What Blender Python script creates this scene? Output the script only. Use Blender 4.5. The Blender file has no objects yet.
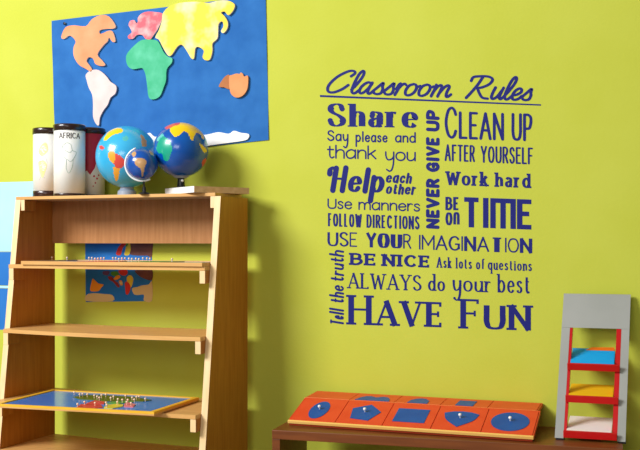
import bpy, bmesh, math, random
from mathutils import Vector, Matrix, Euler
from mathutils.geometry import tessellate_polygon
random.seed(4)
C = bpy.context.scene.collection
R = math.radians

# ------------------------------------------------------------ camera, world, light
F, CAMD, CAMH, YAW, HORIZON = 1000.0, 3.9, 1.2, R(22.4), 240.0
cd = bpy.data.cameras.new('camera'); cam = bpy.data.objects.new('camera', cd); C.objects.link(cam)
cam.location = (0, -CAMD, CAMH); cam.rotation_euler = (R(90), 0, YAW)
cd.sensor_width = 36; cd.lens = F / 640 * 36; cd.shift_y = 15 / 640; cd.clip_start = .05
bpy.context.scene.camera = cam

world = bpy.data.worlds.new('world'); bpy.context.scene.world = world; world.use_nodes = True
wb = world.node_tree.nodes['Background']; wb.inputs[0].default_value = (1, .98, .94, 1); wb.inputs[1].default_value = .20

def area(name, loc, target, sx, sy, power, col):
    l = bpy.data.lights.new(name, 'AREA'); l.shape = 'RECTANGLE'; l.size = sx; l.size_y = sy
    l.energy = power; l.color = col
    o = bpy.data.objects.new(name, l); C.objects.link(o); o.location = loc
    o.rotation_euler = (Vector(target) - Vector(loc)).to_track_quat('-Z', 'Y').to_euler()
area('window_daylight', (-4.9, -5.0, 4.2), (-2.0, 0, 1.2), 2.7, 1.8, 490, (1, 1, .99))
area('rear_fill_light', (-.9, -6.2, 2.5), (-1.0, 0, 1.0), 2.4, 1.3, 58, (1, .98, .95))  # added soft fill from behind the camera, no known window there
vs = bpy.context.scene.view_settings
vs.view_transform = 'Standard'; vs.look = 'None'; vs.gamma = 1; vs.use_curve_mapping = False; vs.exposure = 0

# ------------------------------------------------------------ helpers
CS, SN = math.cos(YAW), math.sin(YAW)
def at(px, py, Y=0.0):
    """the point of the vertical plane y = Y (parallel to the wall) seen at a photo position"""
    u = (px - 320) / F; v = (py - HORIZON) / F
    Z = (CAMD + Y) / (CS + u * SN)
    return Vector((Z * (-SN + u * CS), Y, CAMH - v * Z))
def atz(px, py, z):
    u = (px - 320) / F; v = (py - HORIZON) / F
    Z = (CAMH - z) / v
    return Vector((Z * (-SN + u * CS), Z * (CS + u * SN) - CAMD, z))

def lin(c):
    return tuple(((v / 255) / 12.92 if v / 255 <= .04045 else ((v / 255 + .055) / 1.055) ** 2.4) for v in c) + (1,)

def mat(name, col, rough=.6, col2=None, scale=6, detail=3, bump=0, spec=.4, lo=.35, hi=.65, coat=0, stretch=None, bscale=None):
    m = bpy.data.materials.new(name); m.use_nodes = True
    nt = m.node_tree; b = nt.nodes['Principled BSDF']
    b.inputs['Base Color'].default_value = lin(col); b.inputs['Roughness'].default_value = rough
    b.inputs['Specular IOR Level'].default_value = spec
    if coat: b.inputs['Coat Weight'].default_value = coat; b.inputs['Coat Roughness'].default_value = .12
    if col2 or bump:
        tc = nt.nodes.new('ShaderNodeTexCoord'); mp = nt.nodes.new('ShaderNodeMapping')
        nt.links.new(tc.outputs['Object'], mp.inputs[0])
        if stretch: mp.inputs['Scale'].default_value = stretch
        n = nt.nodes.new('ShaderNodeTexNoise'); n.inputs['Scale'].default_value = scale; n.inputs['Detail'].default_value = detail
        nt.links.new(mp.outputs[0], n.inputs['Vector'])
        if col2:
            r = nt.nodes.new('ShaderNodeValToRGB')
            r.color_ramp.elements[0].position = lo; r.color_ramp.elements[1].position = hi
            r.color_ramp.elements[0].color = lin(col); r.color_ramp.elements[1].color = lin(col2)
            nt.links.new(n.outputs['Fac'], r.inputs[0]); nt.links.new(r.outputs[0], b.inputs['Base Color'])
        if bump:
            n2 = n
            if bscale:
                n2 = nt.nodes.new('ShaderNodeTexNoise'); n2.inputs['Scale'].default_value = bscale
                nt.links.new(mp.outputs[0], n2.inputs['Vector'])
            bp = nt.nodes.new('ShaderNodeBump'); bp.inputs['Strength'].default_value = bump; bp.inputs['Distance'].default_value = .01
            nt.links.new(n2.outputs['Fac'], bp.inputs['Height']); nt.links.new(bp.outputs[0], b.inputs['Normal'])
    return m

M = {}
M['wall'] = mat('wall_paint', (194, 200, 68), .8, (198, 204, 76), 3, 4, .06, .25, bscale=90)
M['floor'] = mat('floor_boards', (138, 128, 110), .5, (152, 142, 122), 5, 3, stretch=(8, 1, 1))
M['ply'] = mat('beech_veneer', (178, 108, 30), .42, (192, 124, 42), 7, 5, .03, .4, stretch=(9, 9, .7))
M['plyx'] = mat('beech_shelf_veneer', (214, 160, 92), .42, (226, 176, 108), 7, 5, .02, .4, stretch=(.7, 9, 9))
M['edge'] = mat('beech_lit_edge', (240, 205, 150), .5, (248, 218, 168), 8, 4, 0, .35, stretch=(6, 6, .8))  # same beech, paled to paint in the light on the front edges
M['backply'] = mat('pinkish_beech_back', (176, 116, 62), .5, (190, 130, 76), 7, 5, 0, .3, stretch=(9, 9, .7))
M['board'] = mat('raw_board', (206, 165, 115), .55, (222, 184, 136), 6, 4, 0, .3, stretch=(1, 9, 9))
M['dark_wood'] = mat('dark_stained_wood', (108, 54, 18), .42, (126, 66, 24), 6, 5, .03, .4, stretch=(.8, 9, 9))
M['blue_paper'] = mat('blue_sugar_paper', (38, 102, 174), .8, (48, 114, 186), 9, 5, .35, .2, bscale=14)
M['peach'] = mat('peach_foam', (238, 146, 98), .7, (244, 164, 118), 9, 3)
M['pinkwhite'] = mat('pale_pink_foam', (226, 202, 198), .7, (236, 214, 210), 14, 3)
M['green'] = mat('painted_green_foam', (44, 178, 126), .6, (88, 200, 158), 14, 3, lo=.45, hi=.75)
M['pink'] = mat('painted_pink_foam', (238, 100, 114), .7, (250, 182, 182), 22, 3, lo=.42, hi=.68)
M['yellow'] = mat('painted_yellow_foam', (246, 216, 66), .7, (250, 240, 196), 8, 3, lo=.47, hi=.66)
M['tan'] = mat('tan_foam', (224, 142, 84), .7, (232, 156, 98), 14, 3)
M['brown'] = mat('brown_foam', (176, 104, 52), .7, (184, 112, 60), 14, 3)
M['white'] = mat('white_paper', (250, 248, 244), .7)
M['foam_edge'] = mat('white_foam', (246, 240, 228), .8)
M['ink'] = mat('navy_vinyl', (30, 35, 118), .6, spec=.15)
M['tube'] = mat('white_tube_card', (244, 242, 236), .35, (248, 246, 242), 12, 2, coat=.3)
M['lid'] = mat('dark_brown_lid', (38, 18, 14), .3, (52, 24, 18), 10, 2, coat=.4)
M['print_grey'] = mat('faint_grey_print', (190, 194, 190), .5)
M['print_yellow'] = mat('faint_yellow_print', (240, 226, 150), .5, (246, 236, 180), 30, 2)
M['print_green'] = mat('faint_green_print', (150, 178, 160), .5)
M['print_red'] = mat('red_print', (196, 26, 44), .4, (208, 36, 54), 12, 2)
M['print_text'] = mat('dark_print', (70, 62, 60), .5)
M['sea1'] = mat('globe_light_blue_sea', (50, 172, 224), .22, (66, 184, 232), 8, 2, coat=.6)
M['sea2'] = mat('globe_dark_blue_sea', (2, 74, 166), .25, (4, 88, 178), 8, 2, coat=.6)
M['sea3'] = mat('globe_navy_sea', (10, 70, 160), .25, (16, 82, 174), 8, 2, coat=.6)
M['g_yellow'] = mat('globe_yellow', (252, 206, 20), .3, coat=.4)
M['g_orange'] = mat('globe_orange', (246, 170, 50), .3, coat=.4)
M['g_red'] = mat('globe_red', (222, 74, 66), .3, coat=.4)
M['g_green'] = mat('globe_green', (20, 160, 130), .3, (30, 172, 140), 8, 2, coat=.4)
M['g_tan'] = mat('globe_tan', (206, 160, 108), .35, (194, 146, 96), 30, 2, coat=.4)
M['g_teal'] = mat('globe_teal', (90, 190, 190), .3, coat=.4)
M['base_grey'] = mat('grey_plastic', (148, 158, 176), .4)
M['black'] = mat('black_plastic', (18, 18, 22), .35)
M['white_pl'] = mat('white_plastic', (244, 244, 244), .3)
M['orange'] = mat('red_orange_lacquer', (220, 66, 34), .42, (226, 74, 40), 12, 2, .02, .35)
M['inset'] = mat('blue_lacquer', (12, 74, 152), .5, (18, 82, 160), 14, 2)
M['tray_wood'] = mat('pale_tray_wood', (244, 190, 96), .45, (248, 202, 112), 6, 3, stretch=(1, 9, 9))
M['tray_red'] = mat('tray_underside_red', (150, 50, 22), .5)
M['grey'] = mat('grey_card', (158, 160, 154), .65, (166, 167, 162), 5, 3)
M['red'] = mat('red_lacquer', (200, 14, 14), .35, (190, 10, 12), 8, 2)
M['cyan_p'] = mat('bright_blue_paper', (0, 170, 248), .6, (8, 176, 250), 12, 2)
M['yel_p'] = mat('golden_paper', (255, 200, 10), .6, (255, 206, 24), 12, 2)
M['pale_p'] = mat('pale_pink_paper', (255, 244, 240), .6, (255, 248, 246), 12, 2)
M['org_p'] = mat('orange_paper', (250, 120, 24), .6)
M['p_frame'] = mat('yellow_wood_frame', (244, 182, 40), .4, (248, 192, 56), 8, 3, stretch=(1, 9, 9))
M['p_sea'] = mat('puzzle_sea_blue', (0, 128, 226), .25, (6, 136, 234), 6, 2, coat=.5)
M['p_olive'] = mat('puzzle_olive', (96, 108, 22), .4); M['p_red'] = mat('puzzle_red', (214, 70, 60), .4)
M['p_pink'] = mat('puzzle_pink', (226, 120, 120), .4); M['p_yel'] = mat('puzzle_yellow', (226, 206, 60), .4)
M['p_grn'] = mat('puzzle_green', (90, 160, 70), .4); M['peg'] = mat('pale_wood_peg', (250, 214, 180), .4)
M['sky_p'] = mat('pale_sky_blue_card', (172, 226, 246), .6, (182, 232, 250), 4, 2)
M['deep_p'] = mat('royal_blue_card', (26, 112, 196), .6, (32, 120, 204), 6, 2)
M['map_sea'] = mat('printed_sea_blue', (6, 108, 194), .5, (14, 118, 204), 10, 2)
M['map_sand'] = mat('printed_sand', (214, 190, 130), .5); M['map_brown'] = mat('printed_brown', (116, 66, 52), .5, (98, 52, 48), 20, 3)
M['map_red'] = mat('printed_red', (206, 40, 24), .5); M['map_or'] = mat('printed_orange', (236, 150, 24), .5)
M['map_gr'] = mat('printed_green', (70, 140, 40), .5); M['map_pur'] = mat('printed_purple', (96, 60, 110), .5)
M['map_yel'] = mat('printed_yellow', (226, 200, 40), .5); M['map_dk'] = mat('printed_dark_red', (140, 30, 30), .5)

def obj(name, bm, m, parent=None, smooth=False):
    bmesh.ops.recalc_face_normals(bm, faces=bm.faces[:])
    me = bpy.data.meshes.new(name); bm.to_mesh(me); bm.free()
    for x in (m if isinstance(m, (list, tuple)) else [m]): me.materials.append(x)
    if smooth:
        for p in me.polygons: p.use_smooth = True
    o = bpy.data.objects.new(name, me); C.objects.link(o)
    if parent: o.parent = parent
    return o
def tag(o, label=None, cat=None, group=None, kind=None):
    if label: o['label'] = label
    if cat: o['category'] = cat
    if group: o['group'] = group
    if kind: o['kind'] = kind
    return o
def thing(name, label, cat, loc, rot=(0, 0, 0), group=None):
    o = bpy.data.objects.new(name, None); C.objects.link(o); o.empty_display_size = .05
    o.location = loc; o.rotation_euler = rot
    return tag(o, label, cat, group)
NB = bmesh.new
def bx(bm, x0, x1, y0, y1, z0, z1, bev=0.0):
    vs = [bm.verts.new((x, y, z)) for x in (x0, x1) for y in (y0, y1) for z in (z0, z1)]
    fs = [bm.faces.new([vs[i] for i in q]) for q in ((0, 1, 3, 2), (4, 6, 7, 5), (0, 4, 5, 1), (2, 3, 7, 6), (0, 2, 6, 4), (1, 5, 7, 3))]
    if bev:
        es = list({e for f in fs for e in f.edges})
        bmesh.ops.bevel(bm, geom=es, offset=bev, segments=2, affect='EDGES', profile=.5)
    return bm
def prism(bm, pts, vec, bev=0.0, mi=0, side=None):
    """extrude the planar outline pts (3d) by vec; side = material index of the rim"""
    a = [bm.verts.new(p) for p in pts]; b = [bm.verts.new(Vector(p) + Vector(vec)) for p in pts]
    n = len(a); ss = []
    if bev or n <= 4:
        f1 = bm.faces.new(a); f2 = bm.faces.new(b[::-1]); f1.material_index = f2.material_index = mi
    else:
        for tri in tessellate_polygon([[Vector(p) for p in pts]]):
            for q in (a, b):
                f = bm.faces.new([q[i] for i in tri]); f.material_index = mi
    for i in range(n):
        f = bm.faces.new((a[i], b[i], b[(i + 1) % n], a[(i + 1) % n])); f.material_index = mi if side is None else side; ss.append(f)
    if bev:
        bmesh.ops.bevel(bm, geom=list(f2.edges), offset=bev, segments=2, affect='EDGES', profile=.5)
    return bm
def lathe(bm, prof, seg=40, axis=None, mi=None):
    rings = []
    for r, z in prof:
        rings.append([bm.verts.new((r * math.cos(2 * math.pi * k / seg), r * math.sin(2 * math.pi * k / seg), z)) for k in range(seg)] if r > 1e-6 else [bm.verts.new((0, 0, z))])
    for a, b in zip(rings, rings[1:]):
        for k in range(seg):
            q = []
            for v in (a[k % len(a)], a[(k + 1) % len(a)], b[(k + 1) % len(b)], b[k % len(b)]):
                if v not in q: q.append(v)
            if len(q) > 2: bm.faces.new(q)
    return bm
def tube(bm, pts, r, seg=10):
    pts = [Vector(p) for p in pts]; rings = []
    for i, p in enumerate(pts):
        d = (pts[min(i + 1, len(pts) - 1)] - pts[max(i - 1, 0)]).normalized()
        a = d.cross(Vector((0, 1, 0)) if abs(d.y) < .9 else Vector((1, 0, 0))).normalized(); b = d.cross(a)
        rr = r[i] if isinstance(r, (list, tuple)) else r
        rings.append([bm.verts.new(p + a * rr * math.cos(2 * math.pi * k / seg) + b * rr * math.sin(2 * math.pi * k / seg)) for k in range(seg)])
    for a, b in zip(rings, rings[1:]):
        for k in range(seg): bm.faces.new((a[k], a[(k + 1) % seg], b[(k + 1) % seg], b[k]))
    bm.faces.new(rings[0]); bm.faces.new(rings[-1][::-1])
    return bm
def crom(pts, n=6, closed=False):
    P = [Vector(p) for p in pts]; out = []; N = len(P)
    rng = range(N) if closed else range(N - 1)
    for i in rng:
        p0 = P[(i - 1) % N] if closed or i > 0 else P[i] * 2 - P[i + 1]
        p1 = P[i]; p2 = P[(i + 1) % N]
        p3 = P[(i + 2) % N] if closed or i + 2 < N else P[i + 1] * 2 - P[i]
        for k in range(n):
            t = k / n
            out.append(.5 * ((2 * p1) + (p2 - p0) * t + (2 * p0 - 5 * p1 + 4 * p2 - p3) * t * t + (3 * p1 - p0 - 3 * p2 + p3) * t ** 3))
    if not closed: out.append(P[-1])
    return out

# ------------------------------------------------------------ the setting
def struct(name, bm, m): return tag(obj(name, bm, m), kind='structure')
struct('wall_back', bx(NB(), -6.5, 4.5, 0, .12, 0, 3.2), M['wall'])
struct('floor', bx(NB(), -6.5, 4.5, -7, .12, -.1, 0), M['floor'])

# ------------------------------------------------------------ bookcase
BL = Vector((-2.4, -.07, 0))
def fy(z): return -(.242 + (1.378 - z) * .128)
XL0, XL1, XR1, XR0 = -.540, -.512, .459, .487
def build_bookcase():
    t = thing('bookcase', 'open beech bookcase with slanted sides standing against the green wall', 'bookcase', BL)
    def panel(x0, x1, lab=None):
        bm = NB()
        pts = [(x0, 0, 0), (x0, fy(0), 0), (x0, fy(1.378), 1.378), (x0, 0, 1.378)]
        prism(bm, pts, (x1 - x0, 0, 0), 0)
        bmesh.ops.recalc_face_normals(bm, faces=bm.faces[:])
        for f in bm.faces:
            if f.normal.y < -.9: f.material_index = 1
        return obj('side_panel', bm, [M['ply'], M['edge']], t)
    def cleat(xa, xb, ya, za, zb_):
        bm = bx(NB(), xa, xb, ya, ya + .075, za, zb_, .0012); bmesh.ops.recalc_face_normals(bm, faces=bm.faces[:])
        for f in bm.faces:
            if f.normal.y < -.9: f.material_index = 1
        obj('shelf_cleat', bm, [M['ply'], M['edge']], t)
    panel(XL0, XL1); panel(XR1, XR0)
    bm = bx(NB(), XL0, XR1 + .001, fy(1.378) + .002, 0, 1.3785, 1.392, .001); obj('top_board', bm, M['plyx'], t)
    obj('back_panel', bx(NB(), XL1, XR1, -.018, -.006, 1.185, 1.3785), M['backply'], t)
    for k, zt in enumerate((1.094, .816, .514, .30)):
        y0 = fy(zt) - (.045 if zt > .4 else .0)
        bm = NB(); n = 10; a = XL1 + .001; b = XR1 - .001
        # slightly sagging board
        up, lo = [], []
        for i in range(n + 1):
            s = i / n; x = a + (b - a) * s; sg = -.004 * 4 * s * (1 - s) if k else 0
            up.append((x, y0, zt + sg)); lo.append((x, y0, zt - .016 + sg))
        prism(bm, up + lo[::-1], (0, -y0 - .004, 0))
        obj('shelf', bm, M['plyx'], t)
        for x in (XL1 + .0005, XR1 - .0255):
            cleat(x, x + .025, y0 + .002, zt - .068, zt - .0165)
    for x in (XL1 + .0005, XR1 - .0205):
        cleat(x, x + .02, fy(1.36) + .003, 1.33, 1.378)
build_bookcase()

# ------------------------------------------------------------ low table
TZ = .487; TYAW = R(6.4)
tab = thing('low_table', 'low dark brown wooden table carrying the red trays and the grey rack', 'table', (-1.597, -.499, 0), (0, 0, TYAW))
TW, TD = 1.262, .355
obj('table_top', bx(NB(), 0, TW, 0, TD, TZ - .034, TZ, .002), M['dark_wood'], tab)
obj('side_panel', bx(NB(), 0.0, .031, 0.002, TD - .002, .0, TZ - .0345, .001), M['dark_wood'], tab)
obj('side_panel', bx(NB(), TW - .031, TW, 0.002, TD - .002, .0, TZ - .0345, .001), M['dark_wood'], tab)
obj('shelf', bx(NB(), .0315, TW - .0315, .01, TD - .01, .10, .125, .001), M['dark_wood'], tab)

# ------------------------------------------------------------ geometric inset trays on the table
def shape_pts(kind, s=.058):
    n = 40; c = []
    if kind == 'oval':
        for k in range(n):
            a = 2 * math.pi * k / n; x, y = .037 * math.cos(a), .070 * math.sin(a); r = R(-2)
            c.append((x * math.cos(r) - y * math.sin(r), x * math.sin(r) + y * math.cos(r)))
    elif kind == 'circle': c = [(.069 * math.cos(2 * math.pi * k / n), .070 * math.sin(2 * math.pi * k / n)) for k in range(n)]
    elif kind == 'pentagon': c = [(.063 * math.sin(2 * math.pi * k / 5 + R(8)), .068 * math.cos(2 * math.pi * k / 5 + R(8))) for k in range(5)]
    elif kind == 'square': c = [(-.062, -.052), (.060, -.052), (.060, .052), (-.062, .052)]
    elif kind == 'shield':
        P = [(0, -.064), (-.05, -.012), (-.066, .038)]; c = [tuple(p) for p in crom([Vector((*q, 0)) for q in P], 6)]
        c = [(p[0], p[1]) for p in c]; c += [(-.033, .052), (0, .056), (.033, .052)]
        Q = [(.066, .038), (.05, -.012), (0, -.064)]; c += [(p[0], p[1]) for p in crom([Vector((*q, 0)) for q in Q], 6)][:-1]
    elif kind == 'double_hump':
        c = [(-.07, -.062), (.07, -.062), (.062, -.02), (.045, .012), (.025, .018), (.0, -.002), (-.025, .018), (-.045, .012), (-.062, -.02)]
    elif kind == 'dome': c = [(-.04, -.062), (.04, -.062), (.036, -.01), (.018, .02), (0, .028), (-.018, .02), (-.036, -.01)]
    elif kind == 'rectangle': c = [(-.034, -.06), (.034, -.06), (.034, .03), (-.034, .03)]
    return c
def make_tray(name_label, loc, rx, rz, shapes, labels, pitch, half, depth):
    t = thing('inset_tray', name_label, 'tray', loc, (rx, 0, rz))
    W = pitch * len(shapes); x0 = -W / 2
    obj('tray_bottom', bx(NB(), x0, x0 + W, .006, depth, 0, .006), M['tray_red'], t)
    obj('front_rail', bx(NB(), x0 - .004, x0 + W + .004, -.004, .0055, .006, .0172, .001), M['tray_wood'], t)
    obj('shade_batten', bx(NB(), x0, x0 + W, -.002, .0055, -.003, .0058), M['tray_red'], t)  # dark strip added for the shade below the pale front rail
    obj('back_rail', bx(NB(), x0 - .004, x0 + W + .004, depth + .0005, depth + .007, 0, .016, .001), M['orange'], t)
    for x in (x0 - .004, x0 + W + .0005): obj('end_rail', bx(NB(), x, x + .0035, .006, depth, 0, .016, .0008), M['orange'], t)
    mw = Matrix.Translation(loc) @ Euler((rx, 0, rz)).to_matrix().to_4x4()
    for i, (s, lb) in enumerate(zip(shapes, labels)):
        g = .0012
        bm = bx(NB(), -pitch / 2 + g, pitch / 2 - g, -depth / 2 + .0075, depth / 2 - g, 0, .011, .0008)
        fr = obj('geometric_puzzle', bm, M['orange'])
        p = mw @ Vector((x0 + pitch * (i + .5), depth / 2, .0065))
        fr.location = p; fr.rotation_euler = (rx, 0, rz)
        tag(fr, lb, 'puzzle', 'red geometric puzzle squares')
        if s:
            b2 = NB(); prism(b2, [(x, y, .0113) for x, y in shape_pts(s)], (0, 0, .0016))
            sh = obj('shape_inset', b2, M['inset'], fr)
            if s in ('oval', 'pentagon', 'shield', 'circle'):
                kb = NB(); lathe(kb, [(.002, 0), (.0022, .006), (.005, .009), (.0062, .013), (.005, .017), (0, .0185)], 14)
                k = obj('knob', kb, M['white_pl'], sh, True); k.location = (.0, .004, .0128)
FS = ('oval', 'pentagon', 'square', 'shield', 'circle')
make_tray('red-orange tray sloping at the front of the table with pale wooden front rail', (-1.1115, -.375, TZ + .0055), R(18), R(2.5), FS,
          ['red square frame holding a blue oval', 'red square frame holding a blue pentagon', 'red square frame holding a blue square without a knob',
           'red square frame holding a blue rounded triangle', 'red square frame holding a blue circle'], .1845, 0, .19)
BS = (None, 'double_hump', 'dome', 'rectangle', None)
make_tray('red-orange tray lying flat behind the sloping tray next to the wall', (-1.131, -.177, TZ + .061), R(2.5), R(2.5), BS,
          ['plain red frame at the left end of the back row behind the blue oval', 'red frame in the back row holding a wide blue two-humped shape',
           'red frame in the back row holding a small blue dome shape', 'red frame in the back row holding a small blue rectangle',
           'plain red frame at the right end of the back row behind the blue circle'], .1835, 0, .145)
riser = obj('riser_box', bx(NB(), -.40, .36, 0, .12, 0, .0595, .002), M['dark_wood'])
riser.location = (-1.107, -.165, TZ + .0006); riser.rotation_euler = (0, 0, R(2.5))
tag(riser, 'dark wooden box underneath the flat red tray', 'box')

# ------------------------------------------------------------ grey rack with red trays and paper
RK = Vector((-.463, -.268, TZ)); RYAW = R(4.5)
def build_rack():
    t = thing('paper_rack', 'grey leaning rack with three red shelves on the right end of the table', 'rack', RK, (0, 0, RYAW))
    lean = .235 / .52
    def sl(x, z, off=0): return Vector((x + (z - .1) * .03, z * lean + off, z))
    H = .510; hw = .121
    bm = NB(); prism(bm, [sl(-hw, .387), sl(hw, .387), sl(hw, H), sl(-hw, H)], (0, .012, 0)); obj('header_panel', bm, M['grey'], t)
    for s in (-1, 1):
        a, b = (-hw, -hw + .030) if s < 0 else (hw - .028, hw)
        bm = NB(); prism(bm, [sl(a, .006), sl(b, .006), sl(b, .3865), sl(a, .3865)], (0, .012, 0)); obj('side_upright', bm, M['grey'], t)
        bm = NB(); x = a + .002 if s < 0 else b - .034
        obj('foot', bx(NB(), a + .001, b - .001, -.002, .05, 0, .0055), M['black'], t)
        xa, xb = (-hw + .0305, -hw + .040) if s < 0 else (hw - .0455, hw - .0285)
        bm = NB(); prism(bm, [sl(xa, .012), sl(xb, .012), sl(xb, .386), sl(xa, .386)], (0, .035, 0)); obj('red_post', bm, M['red'], t)
    x0, x1 = -hw + .0305, hw - .0285
    for (zf, dep, tilt, pm, lb, hgt) in ((.238, .15, 17, 'cyan_p', 'stack of bright blue paper on the top red shelf of the rack', .010),
                               (.128, .17, 7, 'yel_p', 'stack of golden yellow paper on the middle red shelf of the rack', .010),
                               (.010, .20, 6, 'pale_p', 'stack of pale pink paper on the bottom red shelf of the rack', .008)):
        yf = zf * lean - .012
        s = bpy.data.objects.new('red_shelf', None)
        bm = NB()
        bx(bm, x0, x1, 0, .008, 0, .026, .001)
        bx(bm, x0 + .010, x1 - .0172, .008, dep, 0, .006)
        pass
        o = obj('shelf_tray', bm, M['red'], t); o.location = ((zf - .1) * .03, yf, zf); o.rotation_euler = (R(tilt), 0, 0)
        mw = Matrix.Translation(RK) @ Matrix.Rotation(RYAW, 4, 'Z') @ Matrix.Translation(((zf - .1) * .03, yf, zf)) @ Matrix.Rotation(R(tilt), 4, 'X')
        bm = NB(); k = 5
        for i in range(k):
            j = random.uniform(-.001, .001)
            bx(bm, x0 + .0115 + j, x1 - .0185 + j, .0095, dep - .004, .0065 + i * .004, .0065 + (i + 1) * .004 - .0003)
        p = obj('paper_stack', bm, M[pm]); p.matrix_world = mw
        tag(p, lb, 'paper', 'paper stacks on the rack')
        if pm == 'cyan_p':
            bm = NB(); prism(bm, [(x0 + .06, .128, .0268), (x1 - .02, .128, .0268), (x1 - .022, .158, .0275), (x0 + .08, .152, .0275)], (0, 0, .0012))
            q = obj('paper_sheet', bm, M['org_p']); q.matrix_world = mw
            tag(q, 'loose orange sheet lying at the back of the bright blue paper', 'paper')
    # rear stay
    obj('rear_stay', bx(NB(), -.05, .03, .205, .217, .0, .03, .001), M['red'], t)
build_rack()

# ------------------------------------------------------------ wall map and posters
def wall_poly(bm, pts, y0, y1, smooth=3, mi=0, side=None, inset=0):
    w = [at(px, py, 0) for px, py in pts]
    if smooth: w = crom(w, smooth, True)
    prism(bm, [(p.x, -y0, p.z) for p in w], (0, -(y1 - y0), 0), 0, mi, side)
    return bm
def zc(pts, ox, oy, s): return [(ox + x / s, oy + y / s) for x, y in pts]

def build_world_map():
    t = thing('world_map', 'large blue paper world map with cut-out continents pinned to the wall', 'map', at(160, 150))
    inv = Matrix.Translation(-Vector(t.location))
    def part(name, bm, m, lab=None):
        bm.transform(inv); o = obj(name, bm, m, t)
        if lab: o['label'] = lab
        return o
    # backing sheet with gentle waves
    tl, tr, br, bl = (52, 21), (266, -5), (269, 140), (56, 163)
    bm = NB(); nx, ny = 36, 26; fr = []; bk = []
    for j in range(ny + 1):
        ra, rb = [], []
        for i in range(nx + 1):
            s, q = i / nx, j / ny
            px = (tl[0] * (1 - s) + tr[0] * s) * (1 - q) + (bl[0] * (1 - s) + br[0] * s) * q
            py = (tl[1] * (1 - s) + tr[1] * s) * (1 - q) + (bl[1] * (1 - s) + br[1] * s) * q
            w = at(px, py)
            d = .0025 + .0012 * math.sin(7 * s + 5 * q) + .001 * math.sin(13 * q - 4 * s)
            if q > .8: d += .002 * (q - .8) / .2
            ra.append(bm.verts.new((w.x, -d - .0008, w.z))); rb.append(bm.verts.new((w.x, -d, w.z)))
        fr.append(ra); bk.append(rb)
    for g in (fr, bk):
        for j in range(ny):
            for i in range(nx): bm.faces.new((g[j][i], g[j][i + 1], g[j + 1][i + 1], g[j + 1][i]))
    rim = [(0, i) for i in range(nx + 1)] + [(j, nx) for j in range(1, ny + 1)] + [(ny, i) for i in range(nx - 1, -1, -1)] + [(j, 0) for j in range(ny - 1, 0, -1)]
    for (a, b), (c, d) in zip(rim, rim[1:] + rim[:1]): bm.faces.new((fr[a][b], fr[c][d], bk[c][d], bk[a][b]))
    part('blue_sheet', bm, M['blue_paper'])
    NA = zc([(45, 95), (60, 62), (90, 55), (130, 58), (150, 35), (180, 20), (210, 25), (232, 55), (226, 66), (200, 67), (178, 72), (178, 84), (190, 82), (205, 75), (222, 76), (232, 108), (222, 112), (210, 97), (205, 110), (190, 125), (170, 155), (185, 175), (197, 192), (180, 195), (162, 187), (155, 170), (140, 165), (132, 178), (140, 190), (150, 205), (148, 215), (130, 205), (105, 190), (88, 160), (88, 130), (95, 110), (75, 90), (55, 102)], 50, 10, 3.462)
    SA = zc([(130, 225), (150, 210), (175, 210), (200, 230), (215, 250), (235, 265), (232, 290), (215, 305), (205, 330), (190, 350), (178, 375), (175, 400), (165, 395), (155, 370), (155, 330), (152, 295), (140, 270), (133, 245)], 50, 10, 3.462)
    EU = zc([(100, 75), (115, 58), (140, 50), (175, 52), (200, 58), (198, 80), (180, 120), (160, 150), (150, 163), (130, 160), (118, 145), (95, 145), (80, 160), (62, 160), (60, 148), (75, 135), (70, 120), (62, 105), (68, 88), (85, 85), (92, 97), (100, 92)], 115, 0, 4.092)
    AS = zc([(202, 60), (225, 32), (270, 15), (340, 10), (390, 15), (420, 8), (465, 5), (495, 20), (490, 45), (470, 65), (455, 50), (440, 55), (455, 70), (468, 95), (465, 120), (450, 138), (440, 130), (450, 110), (445, 90), (430, 100), (428, 130), (425, 160), (405, 180), (405, 210), (395, 245), (375, 248), (365, 235), (370, 210), (350, 195), (335, 200), (330, 240), (318, 240), (300, 210), (280, 185), (260, 195), (240, 225), (225, 230), (205, 200), (187, 165), (172, 155), (187, 125), (200, 85)], 115, 0, 4.092)
    AF = zc([(95, 180), (120, 165), (165, 165), (185, 175), (205, 215), (225, 235), (240, 240), (238, 260), (218, 285), (215, 330), (205, 360), (190, 395), (165, 408), (145, 400), (138, 350), (132, 310), (125, 290), (115, 280), (80, 285), (58, 270), (52, 235), (65, 210)], 115, 0, 4.092)
    AU = zc([(205, 145), (203, 86), (215, 78), (240, 70), (255, 72), (260, 65), (270, 70), (278, 85), (295, 80), (298, 105), (292, 150), (270, 180), (240, 190), (215, 175)], 190, 60, 5)
    AU2 = zc([(150, 135), (165, 105), (185, 82), (205, 80), (207, 145), (175, 138)], 190, 60, 5)
    AN = [(143, 148), (146, 137), (151, 133), (156, 137), (165, 136), (180, 138), (195, 136)] + zc([(85, 375), (110, 370), (150, 362), (200, 370), (225, 355), (260, 365), (300, 372), (295, 395), (270, 405), (200, 415), (120, 426), (80, 432)], 190, 60, 5) + [(190, 149), (165, 152)]
    for pts, m, lab, y1 in ((NA, 'peach', 'peach cut-out of North America', .014), (SA, 'pinkwhite', 'pale pink cut-out of South America', .014),
                        (EU, 'pink', 'pink cut-out of Europe', .013), (AS, 'yellow', 'yellow cut-out of Asia', .015), (AF, 'green', 'green cut-out of Africa', .014),
                        (AU, 'tan', 'tan cut-out of Australia', .014), (AU2, 'brown', 'brown end of the Australia cut-out', .012), (AN, 'white', 'white cut-out strip of Antarctica', .012)):
        bm = NB(); wall_poly(bm, pts, .0062, y1, 3, 0, 1)
        part('continent_cutout', bm, [M[m], M['foam_edge'] if m in ('yellow', 'peach', 'pink') else M[m]], lab)
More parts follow.
